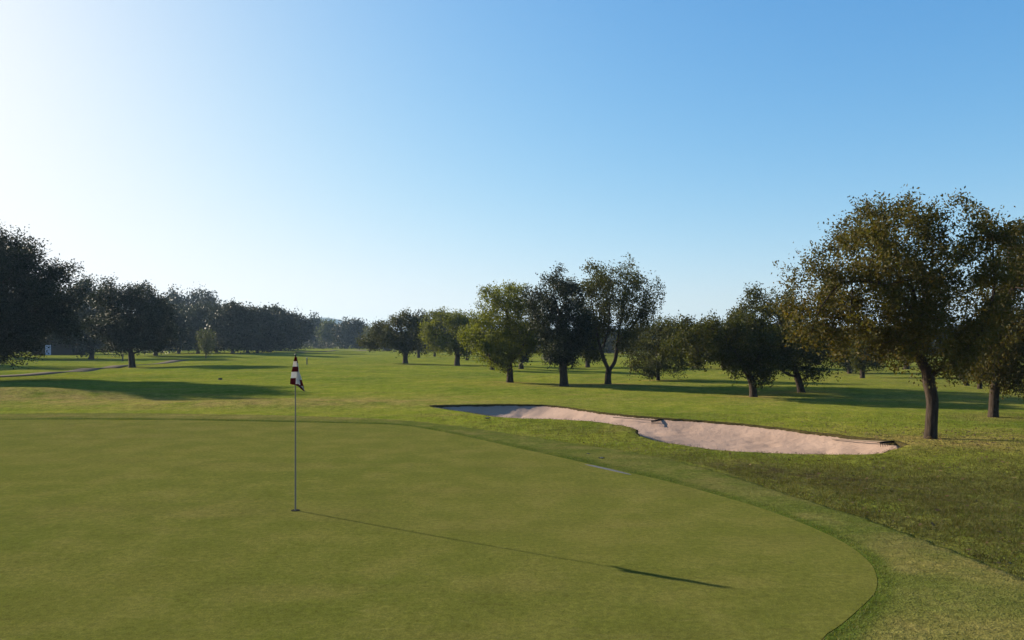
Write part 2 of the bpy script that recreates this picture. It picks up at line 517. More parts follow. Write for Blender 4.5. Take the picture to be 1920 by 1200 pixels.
# cart path
def ribbon(name, px, width, mat, lift=0.02):
    C = catmull(gp(px), 120)
    T = np.gradient(C, axis=0); T /= np.linalg.norm(T, axis=1)[:, None]
    Nn = np.stack([-T[:, 1], T[:, 0]], 1)
    V = []
    for t in (-0.5, -0.47, 0, 0.47, 0.5):
        p = C + Nn * (t * width)
        V.append(np.column_stack([p, h(p[:, 0], p[:, 1]) + (lift if abs(t) < 0.49 else -0.15)]))
    V = np.vstack(V); n = len(C)
    fa = [(k * n + i, k * n + i + 1, (k + 1) * n + i + 1, (k + 1) * n + i) for k in range(4) for i in range(n - 1)]
    o = quick_mesh(name, V, np.array(fa), 4, mat, smooth=False)
    nn = np.empty(len(o.data.polygons) * 3); o.data.polygons.foreach_get('normal', nn)
    if nn.reshape(-1, 3)[n:2 * n, 2].mean() < 0: o.data.flip_normals()
    return o
p1 = ribbon('cart_path', [(-260, 716), (-120, 711), (0, 706), (80, 700.5), (150, 696), (225, 687.5), (300, 678.5), (340, 675.5)], 1.8, M['path'], 0.03)
tag(p1, 'pale cart path winding past the oaks on the left', kind='structure')
p2 = ribbon('cart_path', [(560, 660), (600, 658.5), (640, 657.3), (700, 656.5), (760, 656)], 1.4, M['path'], 0.015)
tag(p2, 'thin pale cart path crossing below the far wood', kind='structure')

# puddle on the edge of the green
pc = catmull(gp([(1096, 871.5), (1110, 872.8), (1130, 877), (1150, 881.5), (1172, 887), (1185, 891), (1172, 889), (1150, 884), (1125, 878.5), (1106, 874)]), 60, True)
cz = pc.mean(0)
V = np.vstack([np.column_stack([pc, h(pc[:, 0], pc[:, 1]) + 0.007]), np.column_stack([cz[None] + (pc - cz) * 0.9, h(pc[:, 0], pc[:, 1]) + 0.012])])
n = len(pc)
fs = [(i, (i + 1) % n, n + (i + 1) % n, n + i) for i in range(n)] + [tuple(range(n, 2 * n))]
pu = mesh_obj('puddle', V, fs, M['puddle_tint'])
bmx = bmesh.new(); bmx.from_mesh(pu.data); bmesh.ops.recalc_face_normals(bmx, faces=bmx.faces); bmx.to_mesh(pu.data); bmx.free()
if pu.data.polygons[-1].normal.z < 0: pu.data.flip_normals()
tag(pu, 'thin puddle at the edge of the green, its sky sheen painted grey blue', kind='structure')

# far hills
b = NB('hill_woodland')
n1 = b.noise(b.coord(), 0.03, 5, 0.7)
b.principled(b.ramp(n1, [(0.3, (0.030, 0.045, 0.020)), (0.7, (0.070, 0.085, 0.035))]), 0.95, 0.05, b.bump(n1, 1.0, 6.0))
M['hill'] = b.m
def ridge(name, y0, depth, x0, x1, prof, label):
    xs_ = np.linspace(x0, x1, 160)
    V, fa = [], []
    for j in range(9):
        t = j / 8
        for x in xs_:
            z = prof(x) * math.sin(math.pi * min(t, 1)) ** 0.7 - 2
            V.append((x, y0 + depth * t, z + (random.uniform(-1, 1) * 0.5 if 0 < t < 1 else 0)))
    n = len(xs_)
    fa = [(j * n + i, j * n + i + 1, (j + 1) * n + i + 1, (j + 1) * n + i) for j in range(8) for i in range(n - 1)]
    o = mesh_obj(name, V, fa, M['hill'], smooth=True)
    return tag(o, label, kind='structure')
ridge('hill', 1700, 500, -2200, 2200, lambda x: 30 + 36 * math.exp(-((x + 480) / 55) ** 4) + 8 * math.sin(x * 0.006) + 4 * math.sin(x * 0.021), 'pale blue wooded hill on the horizon')

# ---------------------------------------------------------------- tree materials
def leaf_material(name, cols, trans=0.35):
    b = NB(name)
    g = b.add('ShaderNodeNewGeometry')
    oi = b.add('ShaderNodeObjectInfo')
    c = b.ramp(g.outputs['Random Per Island'], [(k / (len(cols) - 1), q) for k, q in enumerate(cols)])
    n1 = b.noise(b.coord(), 0.9, 3)
    hv = b.add('ShaderNodeHueSaturation')
    b.link(c, hv.inputs['Color'])
    b.link(b.math('MULTIPLY', b.rng(n1, 0.3, 0.7, 0.75, 1.25), b.rng(oi.outputs['Random'], 0, 1, 0.85, 1.12)), hv.inputs['Value'])
    p = b.principled(hv.outputs[0], 0.6, 0.12)
    t = b.add('ShaderNodeBsdfTranslucent')
    tc = b.mix(1.0, hv.outputs[0], (1.25, 1.15, 0.45), 'MULTIPLY')
    b.link(tc, t.inputs['Color'])
    mx = b.add('ShaderNodeMixShader'); mx.inputs[0].default_value = trans
    b.link(p.outputs[0], mx.inputs[1]); b.link(t.outputs[0], mx.inputs[2])
    b.link(mx.outputs[0], b.out.inputs['Surface'])
    return b.m
M['leaf_gold'] = leaf_material('olive_gold_leaves', [(0.038, 0.040, 0.007), (0.058, 0.050, 0.009), (0.042, 0.047, 0.009), (0.078, 0.054, 0.012), (0.050, 0.052, 0.010)], 0.42)
M['leaf_olive'] = leaf_material('olive_green_leaves', [(0.0250, 0.0328, 0.0072), (0.0421, 0.0476, 0.0086), (0.0312, 0.0390, 0.0079), (0.0476, 0.0452, 0.0094)], 0.42)
M['leaf_yellow'] = leaf_material('yellow_green_leaves', [(0.0655, 0.0830, 0.0095), (0.0893, 0.1026, 0.0113), (0.0565, 0.0710, 0.0095)], 0.48)
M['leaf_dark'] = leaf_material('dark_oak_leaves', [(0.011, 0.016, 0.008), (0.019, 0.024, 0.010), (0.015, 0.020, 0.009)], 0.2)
M['leaf_pale'] = leaf_material('pale_green_leaves', [(0.0421, 0.0562, 0.0194), (0.0530, 0.0647, 0.0216), (0.0335, 0.0452, 0.0151)], 0.4)
b = NB('tree_bark')
vv = b.coord((1, 1, 0.25))
n1, n2 = b.noise(vv, 14, 5, 0.7), b.noise(vv, 3, 3)
c = b.ramp(n1, [(0.3, (0.016, 0.011, 0.008)), (0.7, (0.055, 0.039, 0.029))])
b.principled(c, 0.95, 0.1, b.bump(b.math('ADD', n1, n2), 1.0, 0.04))
M['bark'] = b.m

# ---------------------------------------------------------------- tree generator
def grow_tree(limbs, attract, step, kill, reach, r):
    """space colonisation. limbs: list of polylines; the first starts at the ground, others start at a point of an earlier one"""
    nodes, parent = [], []
    def add(p, par): nodes.append(np.array(p, float)); parent.append(par); return len(nodes) - 1
    for li, L in enumerate(limbs):
        Q = catmull(L, max(4, int(sum(np.linalg.norm(np.diff(np.array(L, float), axis=0), axis=1)) / step) + 1))
        if li == 0: prev = add(Q[0], -1)
        else:
            D = [np.linalg.norm(n - Q[0]) for n in nodes]
            prev = int(np.argmin(D))
        for q in Q[1:]: prev = add(q, prev)
    A = np.array(attract, float)
    best = np.full(len(A), 1e9); bi = np.zeros(len(A), int)
    def upd(i0):
        for i in range(i0, len(nodes)):
            d = np.linalg.norm(A - nodes[i], axis=1)
            m = d < best
            best[m] = d[m]; bi[m] = i
    upd(0)
    alive = np.ones(len(A), bool)
    for it in range(90):
        alive &= best > kill
        if not alive.any(): break
        sel = np.where(alive & (best < reach))[0]
        if len(sel) == 0:
            sel = np.where(alive)[0]
            sel = sel[np.argsort(best[sel])[:6]]
        n0 = len(nodes)
        acc = {}
        for a in sel:
            d = A[a] - nodes[bi[a]]
            acc.setdefault(bi[a], np.zeros(3))
            acc[bi[a]] += d / (np.linalg.norm(d) + 1e-9)
        for k, dv in acc.items():
            nv = np.linalg.norm(dv)
            if nv < 1e-6: continue
            dv = dv / nv + r.normal(0, 0.16, 3)
            dv /= np.linalg.norm(dv)
            add(nodes[k] + dv * step, k)
        upd(n0)
        if len(nodes) > 5000: break
    return np.array(nodes), np.array(parent)

def tree_meshes(nodes, parent, R, rtip, sides_max=8):
    n = len(nodes)
    tips = np.zeros(n)
    kids = [[] for _ in range(n)]
    for i in range(n):
        if parent[i] >= 0: kids[parent[i]].append(i)
    order = list(range(n))[::-1]
    for i in order:
        if not kids[i]: tips[i] = 1
        if parent[i] >= 0: tips[parent[i]] += tips[i]
    p = math.log(R / rtip) / math.log(max(tips[0], 3))
    rad = rtip * tips ** p
    height = nodes[:, 2] - nodes[0, 2]
    rad = rad * (1 + 0.5 * np.exp(-np.clip(height, 0, None) / (R * 1.1)) * (rad > 0.6 * R))
    V, fa = [], []
    starts = [(0, -1)]
    while starts:
        i, par = starts.pop()
        chain = ([par] if par >= 0 else []) + [i]
        while kids[chain[-1]]:
            ks = sorted(kids[chain[-1]], key=lambda q: -tips[q])
            for q in ks[1:]: starts.append((q, chain[-1]))
            chain.append(ks[0])
        if len(chain) < 2: continue
        rr = rad[chain].copy()
        if par >= 0: rr[0] = min(rr[0], rr[1] * 1.15)
        s = 8 if rr[0] > 0.3 * R else (5 if rr[0] > 0.1 * R else 3)
        s = min(s, sides_max)
        pts = nodes[chain]
        T = np.gradient(pts, axis=0)
        T /= np.linalg.norm(T, axis=1)[:, None] + 1e-9
        u = np.cross(T, np.array([0.31, 0.87, 0.12])); u /= np.linalg.norm(u, axis=1)[:, None] + 1e-9
        w = np.cross(T, u)
        b0 = len(V)
        for q in range(len(chain)):
            for a in range(s):
                t = 2 * math.pi * a / s
                V.append(pts[q] + rr[q] * (math.cos(t) * u[q] + math.sin(t) * w[q]))
        for q in range(len(chain) - 1):
            for a in range(s):
                c = (a + 1) % s
                fa.append((b0 + q * s + a, b0 + q * s + c, b0 + (q + 1) * s + c, b0 + (q + 1) * s + a))
    return np.array(V), np.array(fa), tips

def leaf_mesh(tips_pts, count, L, spread, r, droop=0.3, width=0.5):
    """diamond leaves in little sprays round the twig ends"""
    per = 13
    ns = max(1, count // per)
    c = tips_pts[r.integers(len(tips_pts), size=ns)] + r.normal(0, spread, (ns, 3))
    dirv = r.normal(0, 1, (ns, 3)); dirv[:, 2] -= droop
    dirv /= np.linalg.norm(dirv, axis=1)[:, None]
    t = r.uniform(-1.6, 1.6, (ns, per, 1)) * L
    pos = (c[:, None, :] + dirv[:, None, :] * t * 1.6 + r.normal(0, L * 0.75, (ns, per, 3))).reshape(-1, 3)
    m = len(pos)
    a = np.repeat(dirv, per, 0) * 0.6 + r.normal(0, 0.8, (m, 3)); a[:, 2] -= droop
    a /= np.linalg.norm(a, axis=1)[:, None]
    q = r.normal(0, 1, (m, 3))
    s = np.cross(a, q); s /= np.linalg.norm(s, axis=1)[:, None] + 1e-9
    nrm_ = np.cross(a, s)
    sz = (L * r.uniform(0.6, 1.3, (m, 1)))
    v0 = pos - a * sz * 0.5
    v1 = pos + s * sz * width * 0.5 + nrm_ * sz * 0.08
    v2 = pos + a * sz * 0.5
    v3 = pos - s * sz * width * 0.5 + nrm_ * sz * 0.08
    V = np.stack([v0, v1, v2, v3], 1).reshape(-1, 3)
    return V, np.arange(4 * m).reshape(-1, 4)

def blob_points(blobs, n, depth, r, gap):
    """blobs: (x, z, radius) in metres in the tree's own frame; depth: half depth of the crown"""
    B = np.array(blobs, float)
    wgt = B[:, 2] ** 2.2; wgt /= wgt.sum()
    x0, x1 = (B[:, 0] - B[:, 2]).min(), (B[:, 0] + B[:, 2]).max()
    z0, z1 = (B[:, 1] - B[:, 2]).min(), (B[:, 1] + B[:, 2]).max()
    out = []
    wl_ = max(x1 - x0, z1 - z0) * 0.20
    K = r.normal(0, 1, (7, 3)); K = K / np.linalg.norm(K, axis=1)[:, None] * (2 * math.pi / wl_) * r.uniform(0.7, 1.5, (7, 1)); ph = r.uniform(0, 6.28, 7)
    while len(out) < n:
        k = r.choice(len(B), p=wgt)
        v = r.normal(0, 1, 3); v /= np.linalg.norm(v)
        v *= r.uniform(0.25, 1) ** 0.5 * B[k, 2]
        x, z = B[k, 0] + v[0], B[k, 1] + v[2]
        e = 1 - ((x - (x0 + x1) / 2) / ((x1 - x0) / 2)) ** 2 * 0.8 - ((z - (z0 + z1) / 2) / ((z1 - z0) / 2)) ** 2 * 0.55
        ymax = depth * math.sqrt(max(e, 0.05))
        y = r.uniform(-1, 1) * max(ymax - B[k, 2] * 0.5, 0) + v[1] * 0.6
        q = np.array((x, y, z))
        if np.sin(K @ q + ph).sum() < r.uniform(-1.3, 0.5) + gap: continue
        if r.uniform() < 0.06:
            cc = np.array(((x0 + x1) / 2, 0, (z0 + z1) / 2))
            q = cc + (q - cc) * r.uniform(1.04, 1.16)
        out.append(q)
    return np.array(out)

def build_tree(name, label, base_px, trunk_px, limbs_px, blobs_px, R, leaf, count, mat, seed, group=None, depth=0.9, natt=420, kill=None, at=None, fat=1.17, droop=0.3, spread=0.85, gap=0.0, inner=3, wide=1.0, tall=1.0):
    """pixels are photo pixels; the tree stands where base_px meets the ground and is scaled by its distance"""
    r = np.random.default_rng(seed)
    base = G(*base_px) if at is None else at
    k = base.y / F
    loc = lambda x, y: ((x - base_px[0]) * k, (base_px[1] - y) * k)
    def poly(pts, first):
        out = []
        for q in pts:
            lx, lz = loc(q[0], q[1])
            out.append((lx * (1 + (wide - 1) * 0.6), (q[2] if len(q) > 2 else 0.0), lz * tall))
        if first: out[0] = (out[0][0], 0, -0.15)
        return out
    limbs = [poly(trunk_px, True)] + [poly(L, False) for L in limbs_px]
    bl = []
    for (x, y, rr) in blobs_px:
        lx, lz = loc(x, y); bl.append((lx * wide, lz * tall, rr * k * fat))
    B = np.array(bl)
    wid = (B[:, 0] + B[:, 2]).max() - (B[:, 0] - B[:, 2]).min()
    hgt = (B[:, 1] + B[:, 2]).max() - (B[:, 1] - B[:, 2]).min()
    dep = depth * min(wid, hgt * 1.2) / 2
    att = blob_points(bl, natt, dep, r, gap)
    size = (wid * hgt * 2 * dep) ** (1 / 3)
    step = size * 0.038
    nodes, parent = grow_tree(limbs, att, step, kill or step * 1.6, size * 0.45, r)
    V, fa, tips = tree_meshes(nodes, parent, R, max(0.006, R * 0.035))
    t = empty(name, base)
    tag(t, label, 'tree', group)
    quick_mesh('trunk', V, fa, 4, M['bark'], t, smooth=True)
    zmin = B[:, 1].min() - B[B[:, 1].argmin(), 2]
    tp = nodes[(tips <= inner) & (nodes[:, 2] > zmin * 0.8)]
    V, fa = leaf_mesh(tp, int(count * 1.35), leaf * 1.06, step * 0.95 * spread, r, droop)
    quick_mesh('crown', V, fa, 4, mat, t)
    return t

def auto_crown(l, rgt, top, bot, seed, n=13):
    r = random.Random(seed)
    cx, cy, a, c = (l + rgt) / 2, (top + bot) / 2, (rgt - l) / 2, (bot - top) / 2
    out = [(cx, cy, min(a, c) * 0.62)]
    for k in range(n):
        t = 2 * math.pi * (k + r.uniform(-0.3, 0.3)) / n
        rr = min(a, c) * r.uniform(0.26, 0.42)
        q = r.uniform(0.9, 1.04)
        out.append((cx + (a - rr) * q * math.cos(t), cy + (c - rr) * q * math.sin(t), rr))
    return out

def copy_tree(src, loc, rz, sc, label, group=None):
    o = src.copy(); col.objects.link(o)
    o.location = loc; o.rotation_euler = (0, 0, rz); o.scale = sc
    o['label'] = label
    if group: o['group'] = group
    elif 'group' in o: del o['group']
    for ch in src.children:
        c = ch.copy(); col.objects.link(c); c.parent = o
    return o

# ------------------------------------------------------------------ trees by the bunker and along the right
RG = 'trees scattered along the right of the fairway'
build_tree('oak_tree', 'large olive gold oak with crooked trunk behind the right end of the bunker', (1744, 822),
    [(1744, 822), (1747, 780), (1748, 745), (1742, 715), (1738, 690), (1730, 665, 0.1), (1724, 630, 0.1), (1722, 585, 0.1), (1718, 540, 0.1), (1705, 490, 0.0)],
    [[(1742, 700), (1758, 686, -0.1), (1780, 668, -0.2), (1800, 640, -0.3), (1822, 600, -0.4), (1840, 540, -0.4), (1850, 470, -0.2), (1852, 400, -0.1)],
     [(1744, 720), (1755, 705, 0.3), (1756, 690, 0.4)],
     [(1722, 600), (1680, 560, -0.5), (1620, 520, -0.7), (1560, 520, -0.6)],
     [(1722, 590), (1755, 540, 0.5), (1775, 480, 0.6), (1770, 430, 0.5)],
     [(1726, 650), (1690, 620, 0.6), (1630, 590, 0.8), (1570, 580, 0.7)],
     [(1716, 530), (1670, 470, 0.3), (1650, 410, 0.2)]],
    [(1662, 385, 40), (1625, 415, 46), (1690, 425, 62), (1735, 410, 46), (1770, 430, 44), (1590, 470, 52), (1560, 530, 58), (1515, 505, 26), (1500, 560, 32), (1510, 610, 36),
     (1580, 590, 62), (1640, 540, 78), (1650, 610, 62), (1710, 520, 80), (1770, 520, 70), (1810, 590, 62), (1760, 620, 52), (1840, 520, 50), (1850, 440, 34), (1845, 385, 26), (1862, 365, 18), (1700, 620, 50), (1560, 640, 34), (1620, 655, 28), (1535, 640, 22)],
    0.128, 0.070, 50000, M["leaf_gold"], 6, RG, 0.85, 1000, fat=1.02, gap=0.9, spread=0.8, tall=0.955, wide=1.03)
build_tree('oak_tree', 'thick trunked oak at the right edge of the picture with drooping low twigs', (1862, 782),
    [(1862, 782), (1864, 745), (1868, 715), (1880, 680, 0.2), (1890, 640, 0.3), (1900, 590, 0.3), (1910, 530, 0.3)],
    [[(1868, 712), (1850, 680, -0.3), (1840, 640, -0.4)], [(1885, 665), (1930, 620, 0.3), (1965, 560, 0.3)], [(1905, 560), (1900, 500, 0.2), (1912, 450, 0.2)]],
    [(1840, 640, 40), (1835, 690, 26), (1875, 640, 44), (1910, 690, 40), (1900, 590, 50), (1950, 620, 60), (1920, 520, 46), (1915, 460, 34), (1960, 500, 60), (1980, 570, 60), (1900, 725, 22), (1945, 700, 36)],
    0.135, 0.085, 36000, M['leaf_gold'], 8, RG, 0.9, 650, droop=0.8, fat=1.04, gap=0.6, tall=1.05)
build_tree('oak_tree', 'low spreading oak with short trunk leaning left behind the bunker', (1413, 744),
    [(1413, 744), (1411, 722), (1406, 705), (1398, 690), (1385, 670, -0.2), (1370, 650, -0.2), (1362, 630, -0.1)],
    [[(1402, 696), (1425, 670, 0.3), (1440, 640, 0.3)], [(1392, 682), (1360, 672, 0.6), (1325, 660, 0.6)]],
    [(1325, 630, 32), (1360, 615, 28), (1400, 620, 32), (1370, 655, 36), (1330, 665, 22), (1410, 660, 38), (1445, 650, 36), (1455, 680, 20), (1385, 690, 16), (1295, 640, 22), (1280, 655, 16), (1310, 618, 18), (1430, 690, 18)],
    0.145, 0.10, 23000, M['leaf_olive'], 12, RG, 1.0, 460, wide=1.14, droop=0.2, spread=0.75)
build_tree('oak_tree', 'forked oak with a limb bending low to the left before the far row', (1504, 736),
    [(1504, 736), (1499, 718), (1494, 700), (1490, 685), (1486, 660, 0.2), (1478, 625, 0.2), (1465, 590, 0.2)],
    [[(1495, 705), (1480, 703, -0.2), (1465, 694, -0.3), (1455, 678, -0.4), (1450, 650, -0.4)], [(1490, 680), (1510, 655, 0.4), (1530, 630, 0.4)]],
    [(1425, 580, 30), (1455, 570, 22), (1400, 600, 22), (1470, 600, 30), (1440, 620, 36), (1500, 620, 36), (1530, 640, 32), (1480, 660, 32), (1525, 680, 22), (1555, 670, 20), (1430, 655, 22)],
    0.15, 0.10, 21000, M['leaf_olive'], 14, RG, 1.0, 440, wide=1.12, droop=0.2, spread=0.75)
build_tree('oak_tree', 'drooping oak whose lowest branch arches over the grass between two taller trees', (1234, 713),
    [(1234, 713), (1234, 700), (1232, 685), (1232, 665, 0.1), (1236, 640, 0.1), (1240, 615, 0.1)],
    [[(1233, 704), (1215, 705, -0.3), (1200, 699, -0.5), (1186, 688, -0.6)], [(1233, 690), (1250, 668, 0.3), (1280, 645, 0.3)]],
    [(1245, 610, 20), (1215, 630, 26), (1250, 640, 30), (1285, 630, 24), (1205, 660, 24), (1235, 668, 28), (1275, 665, 24), (1300, 650, 16), (1190, 680, 13), (1220, 690, 15), (1270, 692, 11)],
    0.11, 0.11, 14000, M['leaf_olive'], 17, RG, 1.0, 360, droop=0.9, wide=1.16)
build_tree('oak_tree', 'tallest mid fairway oak with its trunk forked in a low V', (1140, 720),
    [(1140, 720), (1140, 706), (1141, 694), (1133, 676, -0.1), (1125, 650, -0.2), (1118, 620, -0.3), (1112, 580, -0.3)],
    [[(1141, 694), (1152, 680, 0.1), (1157, 655, 0.2), (1162, 620, 0.3), (1170, 575, 0.3)], [(1128, 658), (1142, 620, 0.4), (1145, 570, 0.5)], [(1158, 645), (1185, 610, 0.0), (1205, 580, 0.0)]],
    [(1110, 520, 24), (1145, 515, 22), (1180, 525, 26), (1205, 550, 26), (1095, 550, 26), (1130, 550, 36), (1170, 560, 36), (1215, 580, 18), (1115, 590, 30), (1160, 600, 26), (1195, 605, 24), (1095, 620, 24), (1180, 640, 22), (1100, 660, 16)],
    0.17, 0.11, 21000, M['leaf_olive'], 21, RG, 1.0, 560, wide=1.06, inner=4)
build_tree('oak_tree', 'dark dense oak with thick straight trunk, middle of the three before the fairway', (1058, 724),
    [(1058, 724), (1057, 705), (1056, 690), (1056, 665), (1054, 630), (1050, 590)],
    [[(1056, 685), (1075, 660, 0.3), (1085, 630, 0.4)], [(1056, 680), (1035, 655, 0.4), (1025, 625, 0.5)]],
    [(1045, 540, 24), (1015, 560, 20), (1065, 560, 28), (1030, 590, 34), (1070, 600, 36), (1045, 630, 40), (1080, 640, 26), (1055, 655, 30), (1035, 662, 16), (1075, 664, 16)],
    0.21, 0.11, 21000, M['leaf_dark'], 23, RG, 1.0, 460, wide=1.22, inner=4, spread=0.75, tall=1.02)
build_tree('oak_tree', 'yellow tinged oak nearest the flag side, leftmost of the three before the fairway', (956, 717),
    [(956, 717), (956, 700), (955, 686), (958, 660), (956, 620), (950, 580)],
    [[(955, 686), (935, 680, -0.2), (918, 665, -0.3), (910, 640, -0.3)], [(955, 684), (972, 662, 0.3), (985, 630, 0.3)]],
    [(945, 555, 24), (970, 560, 22), (920, 575, 22), (950, 590, 36), (985, 590, 22), (905, 605, 20), (890, 630, 16), (925, 625, 34), (965, 630, 36), (905, 655, 18), (940, 660, 28), (985, 655, 20), (995, 620, 14), (920, 545, 14)],
    0.19, 0.11, 23000, M['leaf_yellow'], 27, RG, 1.0, 480, wide=1.20, inner=4, droop=0.5)
build_tree('oak_tree', 'rounded yellow green oak standing beside the open fairway', (857, 686),
    [(857, 686), (857, 676), (858, 668), (855, 650), (850, 625)],
    [[(858, 669), (868, 660, 0.3), (876, 645, 0.4)]],
    auto_crown(794, 902, 579, 664, 3) + [(815, 640, 20), (880, 640, 18)], 0.26, 0.17, 12000, M['leaf_yellow'], 31, RG, 1.0, 280, wide=1.1, inner=4)
build_tree('oak_tree', 'grey green oak at the end of the right row beside the far fairway', (760, 681),
    [(760, 681), (760, 670), (761, 660), (756, 640), (752, 615)],
    [[(761, 660), (748, 650, -0.3), (735, 640, -0.4)], [(761, 658), (775, 640, 0.3)]],
    auto_crown(722, 800, 584, 660, 6) + [(705, 640, 18), (690, 645, 12), (720, 615, 14)], 0.26, 0.19, 12000, M['leaf_olive'], 33, RG, 1.0, 280, wide=1.1, inner=4)
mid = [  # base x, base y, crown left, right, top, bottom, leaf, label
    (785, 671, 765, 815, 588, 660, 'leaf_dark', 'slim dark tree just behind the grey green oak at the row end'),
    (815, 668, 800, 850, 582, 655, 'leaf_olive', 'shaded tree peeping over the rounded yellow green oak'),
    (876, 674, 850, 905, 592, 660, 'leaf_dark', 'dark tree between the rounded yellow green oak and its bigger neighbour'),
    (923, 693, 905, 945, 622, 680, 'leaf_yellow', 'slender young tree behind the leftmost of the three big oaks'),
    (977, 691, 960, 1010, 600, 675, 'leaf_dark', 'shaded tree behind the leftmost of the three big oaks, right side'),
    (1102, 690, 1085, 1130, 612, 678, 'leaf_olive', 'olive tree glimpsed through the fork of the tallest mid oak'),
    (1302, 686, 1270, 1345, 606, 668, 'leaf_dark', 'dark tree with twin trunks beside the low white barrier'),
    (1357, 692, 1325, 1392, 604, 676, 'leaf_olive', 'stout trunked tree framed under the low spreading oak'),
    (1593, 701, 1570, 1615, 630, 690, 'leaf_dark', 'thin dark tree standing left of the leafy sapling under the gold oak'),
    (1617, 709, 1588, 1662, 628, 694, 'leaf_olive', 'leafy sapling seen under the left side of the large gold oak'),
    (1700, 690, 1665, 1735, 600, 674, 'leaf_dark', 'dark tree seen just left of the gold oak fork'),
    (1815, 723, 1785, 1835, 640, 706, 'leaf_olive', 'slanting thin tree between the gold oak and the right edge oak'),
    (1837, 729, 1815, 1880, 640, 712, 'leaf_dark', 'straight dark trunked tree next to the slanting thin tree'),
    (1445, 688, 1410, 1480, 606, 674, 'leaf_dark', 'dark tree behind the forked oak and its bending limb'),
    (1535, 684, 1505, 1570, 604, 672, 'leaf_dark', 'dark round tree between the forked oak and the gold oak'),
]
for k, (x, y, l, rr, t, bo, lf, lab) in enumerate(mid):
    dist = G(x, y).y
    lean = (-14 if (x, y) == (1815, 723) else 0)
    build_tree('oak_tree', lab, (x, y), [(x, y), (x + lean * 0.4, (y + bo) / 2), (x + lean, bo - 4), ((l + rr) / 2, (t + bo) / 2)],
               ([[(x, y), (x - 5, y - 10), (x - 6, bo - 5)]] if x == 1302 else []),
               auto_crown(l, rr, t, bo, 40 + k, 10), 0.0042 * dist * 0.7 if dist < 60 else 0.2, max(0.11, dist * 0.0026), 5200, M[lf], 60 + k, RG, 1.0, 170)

# ------------------------------------------------------------------ trees along the left
LG = 'oaks along the left of the fairway'
build_tree('oak_tree', 'huge dark oak whose crown fills the left edge of the picture', (-62, 713),
    [(-62, 713), (-62, 690), (-60, 665), (-58, 620), (-56, 560), (-50, 500)],
    [[(-60, 670), (-20, 630, 1.0), (20, 590, 1.2), (60, 560, 1.0)], [(-60, 665), (-110, 620, 0.5), (-160, 570, 0.5)], [(-58, 620), (-10, 550, -1.2), (40, 510, -1.2)], [(-58, 630), (-90, 540, -0.8), (-110, 480, -1.0)]],
    auto_crown(-235, 118, 402, 655, 9, 19) + [(-40, 520, 90), (-120, 540, 80), (45, 478, 36), (80, 505, 34), (10, 462, 34), (92, 545, 32), (104, 590, 24), (60, 590, 50), (30, 640, 26), (95, 628, 20), (-30, 630, 40), (-130, 620, 40)],
    0.34, 0.14, 120000, M['leaf_dark'], 82, LG, 0.92, 1100, inner=6, gap=-0.4, tall=0.915)
build_tree('oak_tree', 'dark oak whose short thick trunk stands on the cart path bend', (248, 689),
    [(248, 689), (247, 676), (246, 664), (243, 640), (240, 600)],
    [[(246, 666), (265, 655, 0.5), (285, 630, 0.5)], [(246, 664), (225, 650, 0.5), (200, 630, 0.5)]],
    auto_crown(178, 306, 543, 664, 11, 14) + [(225, 560, 22), (265, 560, 18), (290, 610, 24), (300, 640, 18)],
    0.27, 0.18, 34000, M['leaf_dark'], 83, LG, 1.0, 440, inner=6, gap=-0.3, fat=1.2, wide=1.2, tall=1.08)
left = [
    (172, 673, 108, 212, 524, 655, 'oak with pale sunlit twigs between the huge oak and the path bend oak', 'leaf_dark', 9000),
    (335, 663, 298, 378, 574, 650, 'dark rounded oak right of the path bend oak', 'leaf_dark', 7000),
    (352, 656, 308, 402, 543, 640, 'tall domed tree rising above the left row', 'leaf_dark', 9000),
    (371, 663, 345, 405, 572, 650, 'dark oak just left of the pale young tree', 'leaf_dark', 6000),
    (406, 661, 385, 440, 574, 650, 'dark oak just right of the pale young tree', 'leaf_dark', 6000),
    (436, 664, 405, 468, 573, 650, 'oak with stout doubled trunk midway along the left row', 'leaf_dark', 6000),
    (464, 663, 444, 500, 577, 650, 'upright oak fourth from the end of the left row', 'leaf_dark', 6000),
    (482, 660, 466, 515, 578, 648, 'upright oak third from the end of the left row', 'leaf_dark', 6000),
    (503, 659, 488, 538, 580, 648, 'upright oak second from the end of the left row', 'leaf_dark', 6000),
    (527, 659, 508, 566, 586, 648, 'last oak of the left row, level with the flag', 'leaf_dark', 6500),
    (10, 669, -60, 80, 520, 650, 'dark oak hidden behind the lower crown of the huge left oak', 'leaf_dark', 9000),
    (-190, 679, -300, -80, 470, 655, 'dark oak beyond the left edge shading the cart path', 'leaf_dark', 11000),
    (292, 667, 262, 335, 578, 652, 'dark oak filling the gap right of the path bend oak', 'leaf_dark', 6000),
    (120, 664, 95, 165, 560, 652, 'dark oak over the brown hut behind the huge oak', 'leaf_dark', 5000),
]
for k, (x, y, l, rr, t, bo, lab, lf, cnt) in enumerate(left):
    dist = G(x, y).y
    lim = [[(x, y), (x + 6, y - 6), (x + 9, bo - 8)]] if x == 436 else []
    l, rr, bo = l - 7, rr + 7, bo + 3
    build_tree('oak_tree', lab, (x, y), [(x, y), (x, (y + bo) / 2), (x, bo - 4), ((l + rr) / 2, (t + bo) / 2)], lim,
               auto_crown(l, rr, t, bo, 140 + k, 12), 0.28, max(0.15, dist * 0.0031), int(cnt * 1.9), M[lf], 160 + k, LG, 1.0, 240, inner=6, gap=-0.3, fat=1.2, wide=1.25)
build_tree('young_tree', 'small pale green young tree before the dark left row', (386, 673),
    [(386, 673), (386, 662), (386, 645)], [], auto_crown(371, 403, 618, 662, 5, 9) + [(388, 624, 7)], 0.07, 0.20, 1500, M['leaf_pale'], 190, None, 1.0, 110)
